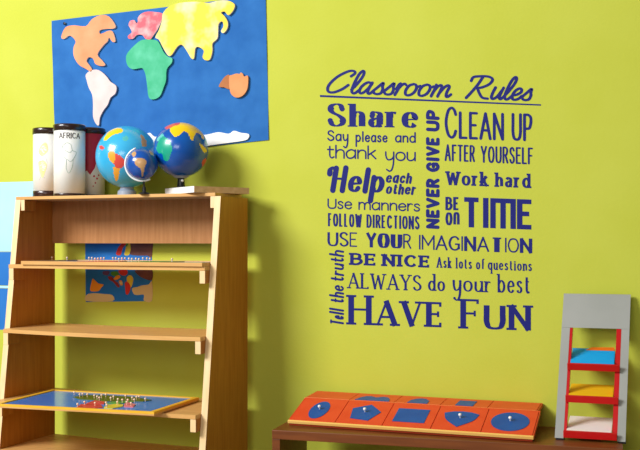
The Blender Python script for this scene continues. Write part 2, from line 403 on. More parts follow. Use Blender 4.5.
    bm = NB(); lathe(bm, [(.002, 0), (.002, .006), (.006, .007), (.007, .010), (0, .012)], 14); bm.transform(Matrix.Rotation(R(90), 4, 'X'))
    p = at(66, 24); bm.transform(Matrix.Translation((p.x, -.003, p.z))); part('push_pin', bm, M['black'], 'dark push pin')
build_world_map()

def build_europe_poster():
    t = thing('wall_poster', 'printed map poster of Europe on the wall seen through the bookcase', 'poster', at(118, 300))
    inv = Matrix.Translation(-Vector(t.location))
    bm = NB(); wall_poly(bm, [(85, 214), (152, 212), (152, 301), (86, 302)], .0006, .0014, 0); bm.transform(inv); obj('poster_sheet', bm, M['map_sea'], t)
    Z = lambda p: zc(p, 80, 240, 6.4)
    L = [('map_brown', [(320, -120), (460, -130), (462, 98), (430, 100), (330, 95), (322, 60)]), ('map_red', [(232, 92), (245, 50), (275, 10), (285, -40), (305, -40), (300, 20), (275, 50), (262, 96)]),
         ('map_yel', [(285, 95), (292, 60), (300, 20), (315, 0), (326, 50), (322, 80), (310, 98)]), ('map_gr', [(292, 40), (300, 10), (310, -10), (314, 10), (304, 40)]),
         ('map_or', [(66, 320), (72, 280), (82, 248), (95, 256), (120, 278), (152, 285), (138, 305), (120, 326), (85, 330)]),
         ('map_sand', [(45, 350), (90, 340), (150, 345), (208, 352), (208, 392), (42, 390)]), ('map_sand', [(335, 310), (370, 300), (400, 290), (440, 285), (462, 265), (462, 388), (410, 388), (410, 350), (370, 352), (345, 345)]),
         ('map_brown', [(350, 195), (400, 192), (462, 190), (462, 255), (420, 250), (380, 230)]), ('map_red', [(248, 195), (300, 192), (305, 215), (285, 228), (262, 222)]),
         ('map_gr', [(200, 205), (235, 200), (250, 220), (235, 232), (205, 225)]), ('map_or', [(215, 250), (235, 228), (255, 226), (258, 240), (235, 255)]),
         ('map_dk', [(180, 235), (205, 235), (225, 262), (245, 275), (255, 300), (240, 300), (215, 270), (190, 255)]), ('map_yel', [(300, 240), (325, 225), (342, 250), (330, 300), (310, 290)]),
         ('map_red', [(290, 270), (308, 268), (325, 300), (312, 345), (295, 345), (290, 300)]), ('map_or', [(250, 262), (268, 260), (275, 285), (262, 290)]),
         ('map_pur', [(150, 200), (190, 200), (180, 225), (150, 220)]), ('map_sand', [(255, 268), (270, 266), (274, 280), (262, 284)])]
    for i, (m, pts) in enumerate(L):
        bm = NB(); wall_poly(bm, Z(pts), .0015, .0017 + i * .00002, 3); bm.transform(inv); obj('printed_land', bm, M[m], t)
build_europe_poster()

def build_blue_card():
    t = thing('wall_poster', 'pale sky-blue card with royal blue lower half on the wall left of the bookcase', 'poster', at(10, 330))
    inv = Matrix.Translation(-Vector(t.location))
    for name, m, a, b, y in (('pale_sheet', 'sky_p', 182, 251.5, .0012), ('blue_sheet', 'deep_p', 252, 285.5, .0012), ('divider_strip', 'sky_p', 286, 288, .0012), ('blue_sheet', 'deep_p', 288.5, 330, .0012)):
        za, zb = at(10, a).z, at(10, b).z
        bm = bx(NB(), -3.75, -3.045, -y, -.0003, zb, za); bm.transform(inv); obj(name, bm, M[m], t)
build_blue_card()

# ------------------------------------------------------------ lettering
G = {}
def g(ch, w, *st): G[ch] = (w, [(s[0], [tuple(float(v) for v in q.split(',')) for q in s[1:].split()]) for s in st])
g('A', .78, 'L0,0 .39,1', 'L.39,1 .78,0', 'L.13,.33 .65,.33')
g('B', .6, 'L0,0 0,1', 'S0,1 .3,1 .5,.9 .5,.64 .3,.53 0,.53', 'S0,.53 .34,.53 .58,.42 .6,.2 .36,0 0,0')
g('C', .7, 'S.68,.78 .58,.93 .38,1 .14,.88 0,.5 .14,.12 .38,0 .58,.07 .68,.22')
g('D', .66, 'L0,0 0,1', 'S0,1 .3,1 .55,.86 .66,.5 .55,.14 .3,0 0,0')
g('E', .52, 'L0,0 0,1', 'H0,1 .52,1', 'H0,.52 .42,.52', 'H0,0 .52,0')
g('F', .5, 'L0,0 0,1', 'H0,1 .5,1', 'H0,.52 .4,.52')
g('G', .72, 'S.68,.78 .58,.93 .38,1 .14,.88 0,.5 .14,.12 .38,0 .58,.05 .7,.18', 'L.7,.12 .7,.44', 'H.7,.44 .42,.44')
g('H', .68, 'L0,0 0,1', 'L.68,0 .68,1', 'H0,.52 .68,.52')
g('I', .06, 'L.03,0 .03,1')
g('K', .62, 'L0,0 0,1', 'L.6,1 0,.42', 'L.2,.58 .62,0')
g('L', .5, 'L0,0 0,1', 'H0,0 .5,0')
g('M', .86, 'L0,0 0,1', 'L0,1 .43,.3', 'L.43,.3 .86,1', 'L.86,0 .86,1')
g('N', .68, 'L0,0 0,1', 'D0,1 .68,0', 'L.68,0 .68,1')
g('O', .74, 'S.37,1 .13,.9 0,.5 .13,.1 .37,0 .61,.1 .74,.5 .61,.9 .37,1')
g('P', .56, 'L0,0 0,1', 'S0,1 .32,1 .54,.9 .56,.7 .46,.5 .3,.45 0,.45')
g('R', .62, 'L0,0 0,1', 'S0,1 .32,1 .54,.9 .56,.73 .46,.55 .3,.5 0,.5', 'L.3,.5 .62,0')
g('S', .58, 'S.54,.82 .44,.95 .28,1 .08,.92 .03,.74 .14,.6 .4,.46 .56,.3 .52,.1 .3,0 .12,.05 0,.2')
g('T', .64, 'L.32,0 .32,1', 'H0,1 .64,1')
g('U', .66, 'S0,1 0,.6 0,.3 .1,.06 .33,0 .56,.06 .66,.3 .66,.6 .66,1')
g('V', .74, 'L0,1 .37,0', 'L.37,0 .74,1')
g('W', 1.05, 'L0,1 .26,0', 'L.26,0 .52,.9', 'L.52,.9 .78,0', 'L.78,0 1.05,1')
g('Y', .7, 'L0,1 .35,.45', 'L.7,1 .35,.45', 'L.35,.45 .35,0')
g('a', .72, 'S.7,.8 .5,1 .3,1 .06,.78 0,.45 .1,.1 .3,0 .52,.1 .7,.4', 'L.7,1 .7,0')
g('b', .72, 'L0,0 0,2', 'S0,.7 .2,.95 .42,1 .64,.8 .72,.5 .62,.15 .4,0 .18,.06 0,.3')
g('c', .62, 'S.6,.78 .46,.97 .32,1 .08,.82 0,.5 .08,.16 .32,0 .48,.04 .62,.22')
g('d', .72, 'L.72,0 .72,2', 'S.72,.7 .52,.95 .3,1 .08,.8 0,.5 .1,.15 .32,0 .54,.06 .72,.3')
g('e', .68, 'S.03,.5 .35,.53 .67,.58 .6,.86 .36,1 .1,.84 0,.5 .1,.14 .36,0 .54,.06 .66,.22')
g('f', .5, 'S.55,1.85 .42,2 .24,1.85 .2,1.5 .2,.8 .2,0', 'H0,1 .46,1')
g('h', .64, 'L0,0 0,2', 'S0,.6 .14,.9 .36,1 .58,.88 .64,.6 .64,.3 .64,0')
g('k', .6, 'L0,0 0,2', 'L.56,1 0,.4', 'L.2,.6 .6,0')
g('l', .12, 'L.06,0 .06,2')
g('m', 1.1, 'L0,0 0,1', 'S0,.6 .12,.9 .3,1 .5,.86 .55,.6 .55,.3 .55,0', 'S.55,.6 .67,.9 .85,1 1.05,.86 1.1,.6 1.1,.3 1.1,0')
g('n', .62, 'L0,0 0,1', 'S0,.6 .14,.9 .34,1 .56,.88 .62,.6 .62,.3 .62,0')
g('o', .74, 'S.37,1 .11,.87 0,.5 .11,.13 .37,0 .63,.13 .74,.5 .63,.87 .37,1')
g('p', .72, 'L0,-1 0,1', 'S0,.7 .2,.95 .42,1 .64,.8 .72,.5 .62,.15 .4,0 .18,.06 0,.3')
g('q', .72, 'L.72,-1 .72,1', 'S.72,.7 .52,.95 .3,1 .08,.8 0,.5 .1,.15 .32,0 .54,.06 .72,.3')
g('r', .42, 'L0,0 0,1', 'S0,.55 .1,.86 .26,1 .44,.94')
g('s', .52, 'S.5,.82 .4,.96 .26,1 .06,.9 .06,.7 .22,.56 .44,.42 .5,.22 .4,.05 .24,0 .08,.05 0,.2')
g('t', .46, 'S.16,1.7 .16,1.2 .16,.6 .18,.2 .32,0 .48,.12', 'H0,1 .44,1')
g('u', .64, 'S0,1 0,.6 0,.3 .1,.06 .3,0 .52,.14 .64,.45', 'L.64,0 .64,1')
g('i', .1, 'L.05,0 .05,1', 'L.05,1.5 .05,1.56')
g('w', .95, 'L0,1 .24,0', 'L.24,0 .47,.9', 'L.47,.9 .7,0', 'L.7,0 .95,1')
g('y', .66, 'S0,1 .02,.5 .14,.1 .32,.05 .54,.2 .66,.5', 'S.66,1 .66,.3 .62,-.4 .5,-.85 .3,-1 .08,-.85')
# connected script forms
SCR = {}
def gs(ch, w, *st): g(ch + '#', w, *st); SCR[ch] = ch + '#'
gs('l', .5, 'S.02,.3 .22,.75 .42,1.4 .44,1.85 .32,2 .16,1.7 .06,.95 .06,.25 .2,0 .36,.05 .52,.3')
gs('a', .86, 'S.66,.84 .46,1 .26,.92 .06,.6 .02,.25 .14,.02 .32,.1 .52,.45 .66,.95', 'S.66,.98 .58,.5 .58,.14 .68,0 .8,.08 .92,.3')
gs('s', .66, 'S.02,.3 .22,.62 .46,1 .5,.7 .58,.4 .54,.1 .36,0 .16,.04 .06,.16')
gs('r', .6, 'S.04,.5 .12,.9 .2,1', 'S.2,1 .16,.5 .08,0', 'S.14,.45 .28,.82 .44,1 .58,.9')
gs('o', .84, 'S.4,1 .16,.85 .04,.45 .12,.08 .34,0 .58,.2 .68,.6 .58,.92 .4,1', 'S.62,.86 .72,.78 .88,.86')
gs('m', 1.3, 'S.12,1 .1,.5 .04,0', 'S.06,.3 .22,.8 .4,1 .52,.85 .5,.4 .46,0', 'S.5,.3 .68,.8 .88,1 1.0,.85 .96,.4 1.0,.05 1.12,0 1.28,.22')
gs('u', .84, 'S.1,1 .04,.5 .06,.12 .2,0 .42,.2 .62,.8', 'S.66,1 .6,.5 .6,.12 .72,0 .88,.25')
gs('e', .66, 'S.04,.38 .28,.44 .52,.66 .5,.92 .34,1 .12,.8 .02,.4 .12,.05 .32,0 .52,.1 .68,.35')
g('R#', .95, 'S.02,.78 .06,.95 .3,1 .62,1 .82,.88 .76,.66 .52,.5 .3,.46', 'S.42,.98 .32,.6 .18,.25 .06,0', 'S.36,.46 .5,.24 .68,.04 .9,.0'); SCR['R'] = 'R#'
g('C#', .86, 'S.72,.76 .82,.9 .76,1 .56,.98 .24,.72 .04,.34 .08,.06 .28,0 .54,.14 .74,.36'); SCR['C'] = 'C#'
g('H#', .86, 'S0,.78 .04,.94 .22,.99 .34,.97', 'L.3,0 .3,.97', 'L.8,0 .8,1', 'H.3,.52 .8,.5'); 

g('@', .62, 'S.06,.8 .18,.98 .34,1 .54,.9 .58,.7 .58,.4 .58,.12 .64,.02 .74,.03', 'S.58,.6 .3,.55 .06,.42 .03,.16 .2,0 .42,.06 .58,.26')
g('&', .9, 'L0,0 0,1', 'L.45,0 .45,1', 'L.9,0 .9,1', 'H0,1 .9,1')
g('%', .6, 'S0,0 0,.5 .02,.86 .14,1 .3,1 .46,1 .58,.86 .6,.5 .6,0')
g('1', .86, 'S.0,.72 .0,.9 .14,1 .3,.98', 'L.3,0 .3,.98', 'L.8,0 .8,1', 'H.3,.52 .8,.52')
UP = 'ABCDEFGHIKLMNOPRSTUVWY&%1'
class Pen:
    """every stroke is one thin solid; successive strokes differ by hundredths of a millimetre so that crossings stay clean"""
    def __init__(self, bm, fn, depth): self.bm, self.fn, self.d, self.n = bm, fn, depth, 0
    def level(self): self.n += 1; return self.d + (self.n % 16) * 3e-5
    def poly(self, pts):
        d = self.level()
        a = [self.bm.verts.new(self.fn(x, y, 0)) for x, y in pts]; b = [self.bm.verts.new(self.fn(x, y, d)) for x, y in pts]
        self.bm.faces.new(b); self.bm.faces.new(a[::-1]); n = len(a)
        for i in range(n): self.bm.faces.new((a[i], a[(i + 1) % n], b[(i + 1) % n], b[i]))
    def strip(self, L, Rr):
        d = self.level(); bm = self.bm; n = len(L)
        q = [[bm.verts.new(self.fn(x, y, dd)) for x, y in S] for S, dd in ((L, 0), (Rr, 0), (L, d), (Rr, d))]
        for i in range(n - 1):
            bm.faces.new((q[2][i], q[2][i + 1], q[3][i + 1], q[3][i])); bm.faces.new((q[0][i], q[1][i], q[1][i + 1], q[0][i + 1]))
            bm.faces.new((q[0][i], q[0][i + 1], q[2][i + 1], q[2][i])); bm.faces.new((q[1][i], q[3][i], q[3][i + 1], q[1][i + 1]))
        for i in (0, n - 1): bm.faces.new((q[0][i], q[2][i], q[3][i], q[1][i]))
    def disc(self, x, y, r, n=12):
        if r > .05: self.poly([(x + r * math.cos(2 * math.pi * k / n), y + r * math.sin(2 * math.pi * k / n)) for k in range(n)])
def wid(dx, dy, wv, wh):
    l = math.hypot(dx, dy) or 1; s = abs(dy / l)
    return wh + (wv - wh) * s ** 1.6
def stroke(pen, pts, kind, wv, wh, cap, thin_up=False):
    if kind == 'S':
        q = crom([Vector((x, y, 0)) for x, y in pts], 7); pts = [(v.x, v.y) for v in q]
    n = len(pts)
    if cap == 'square' and kind in 'LDH':
        (x0, y0), (x1, y1) = pts; l = math.hypot(x1 - x0, y1 - y0); e = wh / 2 if kind != 'H' else 0
        ux, uy = (x1 - x0) / l * e, (y1 - y0) / l * e; pts = [(x0 - ux, y0 - uy), (x1 + ux, y1 + uy)]
    L, Rr = [], []
    for i, (x, y) in enumerate(pts):
        ax, ay = pts[max(i - 1, 0)]; bx_, by = pts[min(i + 1, n - 1)]; dx, dy = bx_ - ax, by - ay; l = math.hypot(dx, dy) or 1
        w = wid(dx, dy, wv, wh) / 2
        if thin_up and kind == 'L' and dx * dy > 0 and abs(dx) > .15 * abs(dy): w = wh / 2
        L.append((x - dy / l * w, y + dx / l * w)); Rr.append((x + dy / l * w, y - dx / l * w))
    i = 0
    while i < n - 1:
        j = min(i + 6, n - 1); pen.strip(L[i:j + 1], Rr[i:j + 1]); i = j
    if cap == 'round':
        for (x, y), (ax, ay) in ((pts[0], pts[1]), (pts[-1], pts[-2])): pen.disc(x, y, wid(x - ax, y - ay, wv, wh) / 2)
def word(pen, text, x0, x1, y0, slope, cap, xh, wv, wh=None, asc=None, desc=None, capst='square', serif=0, slant=0, script=False, sp=.2, weights=None, ball=0, thin_up=False, small=None, rot=False, track=None, lc_drop=0):
    """ink from x0 to x1 (photo px), baseline y0 at x0; heights in px. rot: reads upward, x0/x1 are heights up from y0, baseline at slope(px x)"""
    wh = wh if wh is not None else wv; asc = asc or cap; desc = desc if desc is not None else (asc - xh)
    m = wh / 2
    hs = lambda ch: (small if (small and k_i > 0) else cap)
    # layout in relative units: advance from width
    def ymap(up, H, y):
        if up: return m + y * (H - 2 * m)
        if y > 1: return (xh - m) + (y - 1) * (asc - xh)
        if y < 0: return m + y * desc
        return m + y * (xh - 2 * m)
    def layout(k):
        items = []; x = 0; lo, hi = 1e9, -1e9
        for i, ch in enumerate(text):
            scr = script and ch in SCR; w, st = G[SCR[ch] if scr else ch]; up = ch in UP
            H = (small if (small and i > 0) else cap) if up else xh; ww = weights[i] if weights else wv
            items.append((ch, x, w * H, st, up, H, ww))
            pad = ww / 2 + serif * .6
            for kd, p in st:
                for a, b in p:
                    e = x + a * H * k + ymap(up, H, b) * slant; lo = min(lo, e - pad); hi = max(hi, e + pad)
            x += w * H * k + (.04 * H * k if scr else max(.85, sp * H * .3) + (ww + (weights[i + 1] if weights and i + 1 < len(text) else ww)) / 2 + serif * 1.0)
        return items, lo, hi
    ka, kb = .05, 6.0
    for _ in range(40):
        k = (ka + kb) / 2; items, lo, hi = layout(k)
        if hi - lo > x1 - x0: kb = k
        else: ka = k
    for ch, ox, gw, st, up, H, ww in items:
        hh = min(wh, ww) if weights else wh
        for kd, p in st:
            q = [(ox + a * H * k - lo + ymap(up, H, b) * slant, ymap(up, H, b)) for a, b in p]
            stroke(pen, q, kd, ww, hh, capst, thin_up)
            if serif and kd in 'LD':
                for (a, b), (c, d), (oa, ob) in ((q[0], q[1], p[0]), (q[-1], q[-2], p[-1])):
                    if abs(d - b) < .6 * abs(c - a): continue
                    if up and ob not in (0.0, 1.0): continue
                    if (ch in 'AMN' and ob == 1.0 and not (ch in 'MN' and oa in (0.0, .86, .68) and kd == 'L')): continue
                    if kd == 'D': continue
                    if ch in 'VW' and ob == 0.0: continue
                    if ch == 'N' and oa == .68 and ob == 0.0: continue
                    if not up and ch in 'bdhklnmpruiaq' and ob >= 1.0:
                        pen.poly([(a - ww / 2 - serif, b - m), (a, b - m), (a, b + m), (a - ww / 2 - serif, b + m)]); continue
                    if not up and ch in 'b' and ob == 0.0: continue
                    pen.poly([(a - ww / 2 - serif, b - m), (a + ww / 2 + serif, b - m), (a + ww / 2 + serif, b + m), (a - ww / 2 - serif, b + m)])
            if serif and kd == 'H' and ch in 'EFLT' :
                for (a, b), (oa, ob) in zip(q, p):
                    if ch == 'T' or oa > .1:
                        s = -1 if ob > .9 else 1 if ob < .1 else 0
                        h = serif * 1.6
                        if s: pen.poly([(a - wh * .55, b + (h * s if s < 0 else -m)), (a + wh * .55, b + (h * s if s < 0 else -m)), (a + wh * .55, b + (m if s < 0 else h)), (a - wh * .55, b + (m if s < 0 else h))])
                        else: pen.poly([(a - wh * .5, b - h * .8), (a + wh * .5, b - h * .8), (a + wh * .5, b + h * .8), (a - wh * .5, b + h * .8)])
            if ball and kd == 'S' and ch in 'S@acrsyfCG' :
                e = q[0]; pen.disc(e[0], e[1] - ball * .3, ball, 14)
                if ch in 'Ssy': e = q[-1]; pen.disc(e[0], e[1] + ball * .3, ball, 14)

def build_decal():
    root = at(430, 215); t = thing('wall_decal', 'dark blue vinyl lettering of classroom rules on the green wall', 'wall lettering', (root.x, 0, root.z))
    def lines(words, label):
        for wd in words:
            wd = dict(wd); x0, y0, sl = wd['x0'], wd['y0'], wd.get('slope', .034); bm = NB()
            if wd.get('rot'):
                def fn(x, y, d, bx0=wd['base'], by0=y0):
                    p = at(bx0 - y, by0 - x); return (p.x - root.x, -.0003 - d, p.z - root.z)
            else:
                def fn(x, y, d, ax=x0, ay=y0, sl=sl):
                    p = at(ax + x, ay + sl * x - y); return (p.x - root.x, -.0003 - d, p.z - root.z)
            for k in ('base', 'slope', 'rot'): wd.pop(k, None)
            tx = wd.pop('t'); nm = {'TI&E': 'TIME', 'O%': 'ON', '1elp': 'Help'}.get(tx, tx.replace('@', 'a')); word(Pen(bm, fn, .0005), tx, wd.pop('x0'), wd.pop('x1'), wd.pop('y0'), 0, **wd)
            o = obj('lettering', bm, M['ink'], t); o['label'] = 'word ' + nm + ' in' + label.split(' in', 1)[1] if ' in ' in label else 'word ' + nm + ' reading upward'
    st = dict(cap=24.5, xh=13.8, asc=25, wv=3.0, wh=2.4, capst='round', slant=.36, script=True, slope=.038)
    lines([dict(t='Classroom', x0=326.5, x1=452.5, y0=93.4, **st), dict(t='Rules', x0=464.5, x1=533, y0=99.0, **st)], 'heading Classroom Rules in slanted script')
    bm = NB(); a = [at(320, 95.0), at(541, 104.3), at(541, 105.7), at(320, 97.0)]
    prism(bm, [(p.x - root.x, -.0003, p.z - root.z) for p in a], (0, -.0005, 0)); o = obj('underline', bm, M['ink'], t); o['label'] = 'thin line under the heading'
    lines([dict(t='Sh@re', x0=326, x1=419, y0=126.3, slope=.016, cap=23, xh=15.5, wv=6.6, wh=1.3, serif=1.6, ball=2.6, sp=.2)], 'word Share in fat serif letters')
    hw = dict(wv=1.5, capst='round', sp=.16, slope=.02)
    lines([dict(t='Say', x0=327.3, x1=348.5, y0=141, cap=11, xh=7.5, desc=7, **hw), dict(t='please', x0=355.5, x1=387.5, y0=142, cap=11, xh=7.4, desc=5, **hw), dict(t='and', x0=395, x1=415.8, y0=142.6, cap=11, xh=7.4, **hw),
           dict(t='thank', x0=327, x1=376.5, y0=158.5, cap=13, xh=9.8, asc=14, **hw), dict(t='you', x0=385, x1=415.8, y0=160.8, cap=12, xh=9.6, desc=11, **hw)], 'words Say please and thank you in thin handwriting')
    lines([dict(t='1elp', x0=327, x1=384.5, y0=191.4, slope=.02, cap=25, xh=16, asc=23.5, desc=9.5, wv=5.4, wh=2.2, slant=.16, sp=.12, capst='round')], 'word Help in bold slanted letters')
    sm = dict(cap=9.5, asc=10, xh=7.6, wv=2.4, wh=1.2, slant=.18, sp=.14, capst='round', slope=.03)
    lines([dict(t='each', x0=386, x1=412, y0=182.6, **sm), dict(t='other', x0=386, x1=416.5, y0=193.8, **sm)], 'words each other in small bold italics')
    nv = dict(y0=0, cap=13.6, xh=9, wv=3.5, capst='round', sp=.12, rot=True, base=439.6, slant=.06)
    def rotw(txt, ya, yb, **k): d = dict(k); d.update(t=txt, x0=0, x1=ya - yb, y0=ya); return d
    lines([rotw('NEVER', 229, 178.6, **{**nv}), rotw('GIVE', 172, 137, **nv), rotw('UP', 131.5, 110, **nv)], 'words NEVER GIVE UP reading upward')
    cl = dict(cap=32, small=27.5, xh=10, wv=2.9, wh=2.5, sp=.14, slope=.036, capst='round')
    lines([dict(t='CLEAN', x0=444.6, x1=504, y0=138.4, **cl), dict(t='UP', x0=511.5, x1=532.3, y0=140.6, **{**cl, 'cap': 27.5})], 'words CLEAN UP in tall thin capitals')
    af = dict(cap=16.8, xh=10, wv=1.9, wh=1.7, sp=.13, slope=.036, capst='round')
    lines([dict(t='AFTER', x0=444.6, x1=475, y0=161, **af), dict(t='YOURSELF', x0=480.6, x1=533, y0=162.6, **af)], 'words AFTER YOURSELF in narrow capitals')
    wk = dict(cap=13.6, asc=14.4, xh=10.2, wv=3.0, wh=1.7, sp=.14, serif=.9, slope=.036)
    lines([dict(t='Work', x0=445.4, x1=488.5, y0=184.8, **wk), dict(t='h@rd', x0=494.7, x1=531, y0=186.8, **wk)], 'words Work hard in bold letters')
    be = dict(cap=13.2, xh=9, wv=2.6, wh=2.0, sp=.16, slope=.02)
    lines([dict(t='BE', x0=445.4, x1=459.6, y0=210, **be), dict(t='O%', x0=445.4, x1=459.6, y0=225.2, **be)], 'words BE ON stacked in narrow capitals')
    lines([dict(t='TI&E', x0=461.5, x1=534, y0=227, slope=.037, cap=30, xh=20, wv=5.4, wh=4.6, sp=.13)], 'word TIME in heavy capitals')
    us = dict(cap=10.4, xh=8.3, wv=1.4, capst='round', sp=.22, slope=.03)
    lines([dict(t='Use', x0=327.5, x1=352, y0=208.8, **us), dict(t='manners', x0=358.4, x1=420, y0=209.9, **us)], 'words Use manners in thin rounded letters')
    fo = dict(cap=13.2, xh=9, wv=1.9, wh=1.5, sp=.1, slope=.036)
    lines([dict(t='FOLLOW', x0=328, x1=361.8, y0=226.2, **fo), dict(t='DIRECTIONS', x0=366.5, x1=419.5, y0=227.6, **fo)], 'words FOLLOW DIRECTIONS in narrow capitals')
    im = dict(cap=14.6, xh=9, wh=1.5, sp=.2, slope=.034, wv=1.8)
    lines([dict(t='USE', x0=327.5, x1=357.6, y0=246, weights=[2.4, 2.2, 1.3], **im), dict(t='YOUR', x0=366, x1=411.2, y0=247.2, weights=[3.2, 4.6, 4.6, 1.5], **im),
           dict(t='IMAGINATION', x0=419, x1=532.2, y0=249.4, weights=[1.5, 1.5, 1.8, 2.2, 1.5, 3.0, 1.8, 5.4, 1.4, 1.5, 3.4], **im)], 'words USE YOUR IMAGINATION in mixed capitals')
    ni = dict(cap=12, xh=9, wv=3.5, wh=1.9, sp=.3, serif=1.3, slope=.034)
    lines([dict(t='BE', x0=349.4, x1=376.8, y0=264.8, **ni), dict(t='NICE', x0=381.6, x1=430.6, y0=266, **ni)], 'words BE NICE in wide slab capitals')
    ak = dict(cap=10.6, xh=7.2, asc=10.8, desc=4, wv=1.5, wh=.9, sp=.1, serif=.35, slope=.034)
    lines([dict(t='Ask', x0=436.4, x1=451.6, y0=267.6, **ak), dict(t='lots', x0=455.7, x1=472, y0=268.4, **ak), dict(t='of', x0=475.8, x1=485, y0=269.2, **ak), dict(t='questions', x0=487.6, x1=532, y0=269.6, **ak)], 'words Ask lots of questions in small narrow letters')
    al = dict(cap=15.6, xh=11, asc=17, desc=9.5, wv=2.2, wh=1.2, sp=.14, serif=1.0, slope=.036, thin_up=True)
    lines([dict(t='ALWAYS', x0=347.2, x1=422, y0=288.2, **al), dict(t='do', x0=427.4, x1=445.6, y0=290.6, **{**al, 'xh': 10}), dict(t='your', x0=452, x1=492, y0=291, ball=1.3, **al), dict(t='best', x0=497, x1=530.8, y0=292.4, **{**al, 'xh': 12.4, 'asc': 18.6})], 'words ALWAYS do your best in storybook letters')
    tt = dict(cap=13.5, asc=14.5, xh=9, wv=2.1, wh=1.5, slant=.16, capst='round', sp=.12, rot=True, base=343.8)
    lines([rotw('Tell', 324.3, 307.5, **tt), rotw('the', 302.5, 285.2, **tt), rotw('truth', 281, 250, **tt)], 'words Tell the truth reading upward')
    hf = dict(cap=29.6, small=25, xh=20, wv=5.7, wh=2.1, sp=.13, serif=2.2, slope=.03, thin_up=True)
    lines([dict(t='HAVE', x0=347, x1=444.4, y0=324.4, **hf), dict(t='FUN', x0=459, x1=532.2, y0=328.4, **hf)], 'words HAVE FUN in large serif capitals')
build_decal()

# ------------------------------------------------------------ things on top of the bookcase
TOP = 1.3925
def canister(px, Y, label, r=.0665, h=.325, bh=.014):
    p = at(px, 190, Y); t = thing('map_tube', label, 'tube', (p.x, Y, TOP), (0, 0, 0), 'map tubes on the bookcase')
    tb = obj('tube', lathe(NB(), [(0, .012), (r, .012), (r, h - .022), (0, h - .022)], 48), M['tube'], t, False)
    for pl in tb.data.polygons: pl.use_smooth = abs(pl.normal.z) < .5
    for nm, a, b in (('lid', h - .0245, h + .0035), ('base_cap', 0, bh)):
        rr = r + (.0025 if nm == 'lid' else .0015)
        o = obj(nm, lathe(NB(), [(0, a), (rr, a), (rr, b - .003), (rr - .003, b), (0, b)], 48), M['lid'], t)
        for pl in o.data.polygons: pl.use_smooth = abs(pl.normal.z) < .5
    return t, math.atan2(-CAMD - Y, -p.x), r
def wrap(r, phi, z0=0):
    """(x right, y up) in metres -> tube surface facing the camera"""
    return lambda x, y, d: ((r + .0002 + d) * math.cos(phi + x / r), (r + .0002 + d) * math.sin(phi + x / r), z0 + y)
def wrapped_patch(pts, fn, m, t, name, d=.0004, n=3):
    q = crom([Vector((x, y, 0)) for x, y in pts], n, True)
    bm = NB(); f = bm.faces.new([bm.verts.new((v.x, v.y, 0)) for v in q])
    bmesh.ops.triangulate(bm, faces=bm.faces[:]); bmesh.ops.subdivide_edges(bm, edges=bm.edges[:], cuts=2)
    for v in bm.verts: v.co = Vector(fn(v.co.x, v.co.y, d))
    return obj(name, bm, M[m], t)
def lines_on(t, fn, sets, m, name, w=.0016):
    for st in sets:
        bm = NB(); stroke(Pen(bm, fn, .0003), st, 'S', w, w, 'round'); obj(name, bm, M[m], t)
t, phi, r = canister(69.5, -.222, 'white map tube printed AFRICA, the front one of three', .0685, .314)
fn = wrap(r, phi)
bm = NB(); word(Pen(bm, lambda x, y, d: fn(x / 1000 - .048, y / 1000 + .252, d), .0004), 'AFRICA', 0, 96, 0, 0, cap=25, xh=10, wv=3.6, wh=2.8, sp=.22); obj('printed_title', bm, M['print_text'], t)
lines_on(t, fn, [[(-.03, .22), (-.012, .232), (.006, .224), (.012, .2), (.03, .19), (.016, .16), (.012, .13), (-.002, .1), (-.014, .12), (-.014, .16), (-.03, .175), (-.034, .2), (-.03, .22)],
                 [(-.02, .2), (0, .19), (.012, .2)], [(-.01, .16), (.004, .15), (.014, .16)]], 'print_green', 'printed_outline')
t, phi, r = canister(48, -.105, 'white map tube with faint yellow map, leftmost of the three', .067, .318, .034)
fn = wrap(r, phi)
wrapped_patch([(-.045, .21), (-.03, .24), (-.008, .25), (.0, .22), (-.012, .2), (-.03, .19)], fn, 'print_yellow', t, 'printed_land')
wrapped_patch([(-.045, .165), (-.02, .17), (-.005, .15), (-.012, .12), (-.024, .09), (-.036, .11), (-.044, .14)], fn, 'print_yellow', t, 'printed_land')
lines_on(t, fn, [[(-.05, .25), (-.03, .26), (-.01, .25)], [(-.05, .18), (-.03, .19), (-.01, .18), (-.004, .16)], [(-.04, .08), (-.03, .1), (-.014, .09)]], 'print_grey', 'printed_outline')
t, phi, r = canister(90, -.080, 'red and white map tube with dark lid behind the small gap by the globe', .067, .312)
t['label'] = 'red and white map tube with dark lid next to the light blue globe'
fn = wrap(r, phi)
bm = NB(); n = 24; rows = []
for i in range(n + 1):
    x = -.075 + .165 * i / n; z0 = .10 if x < -.0 else .10 + (x) * 1.5
    z0 = min(z0 + .02 * max(0, math.sin(i * .9)), .27); rows.append((bm.verts.new(fn(x, z0, .0004)), bm.verts.new(fn(x, .299, .0004))))
for a, b in zip(rows, rows[1:]): bm.faces.new((a[0], b[0], b[1], a[1]))
obj('red_print', bm, M['print_red'], t)
for (x, y, s) in ((.018, .095, .005), (.032, .085, .005), (.024, .065, .004), (.04, .1, .004), (.014, .05, .003)):
    wrapped_patch([(x - s, y), (x, y + s), (x + s, y), (x, y - s)], fn, 'print_red', t, 'printed_mark')

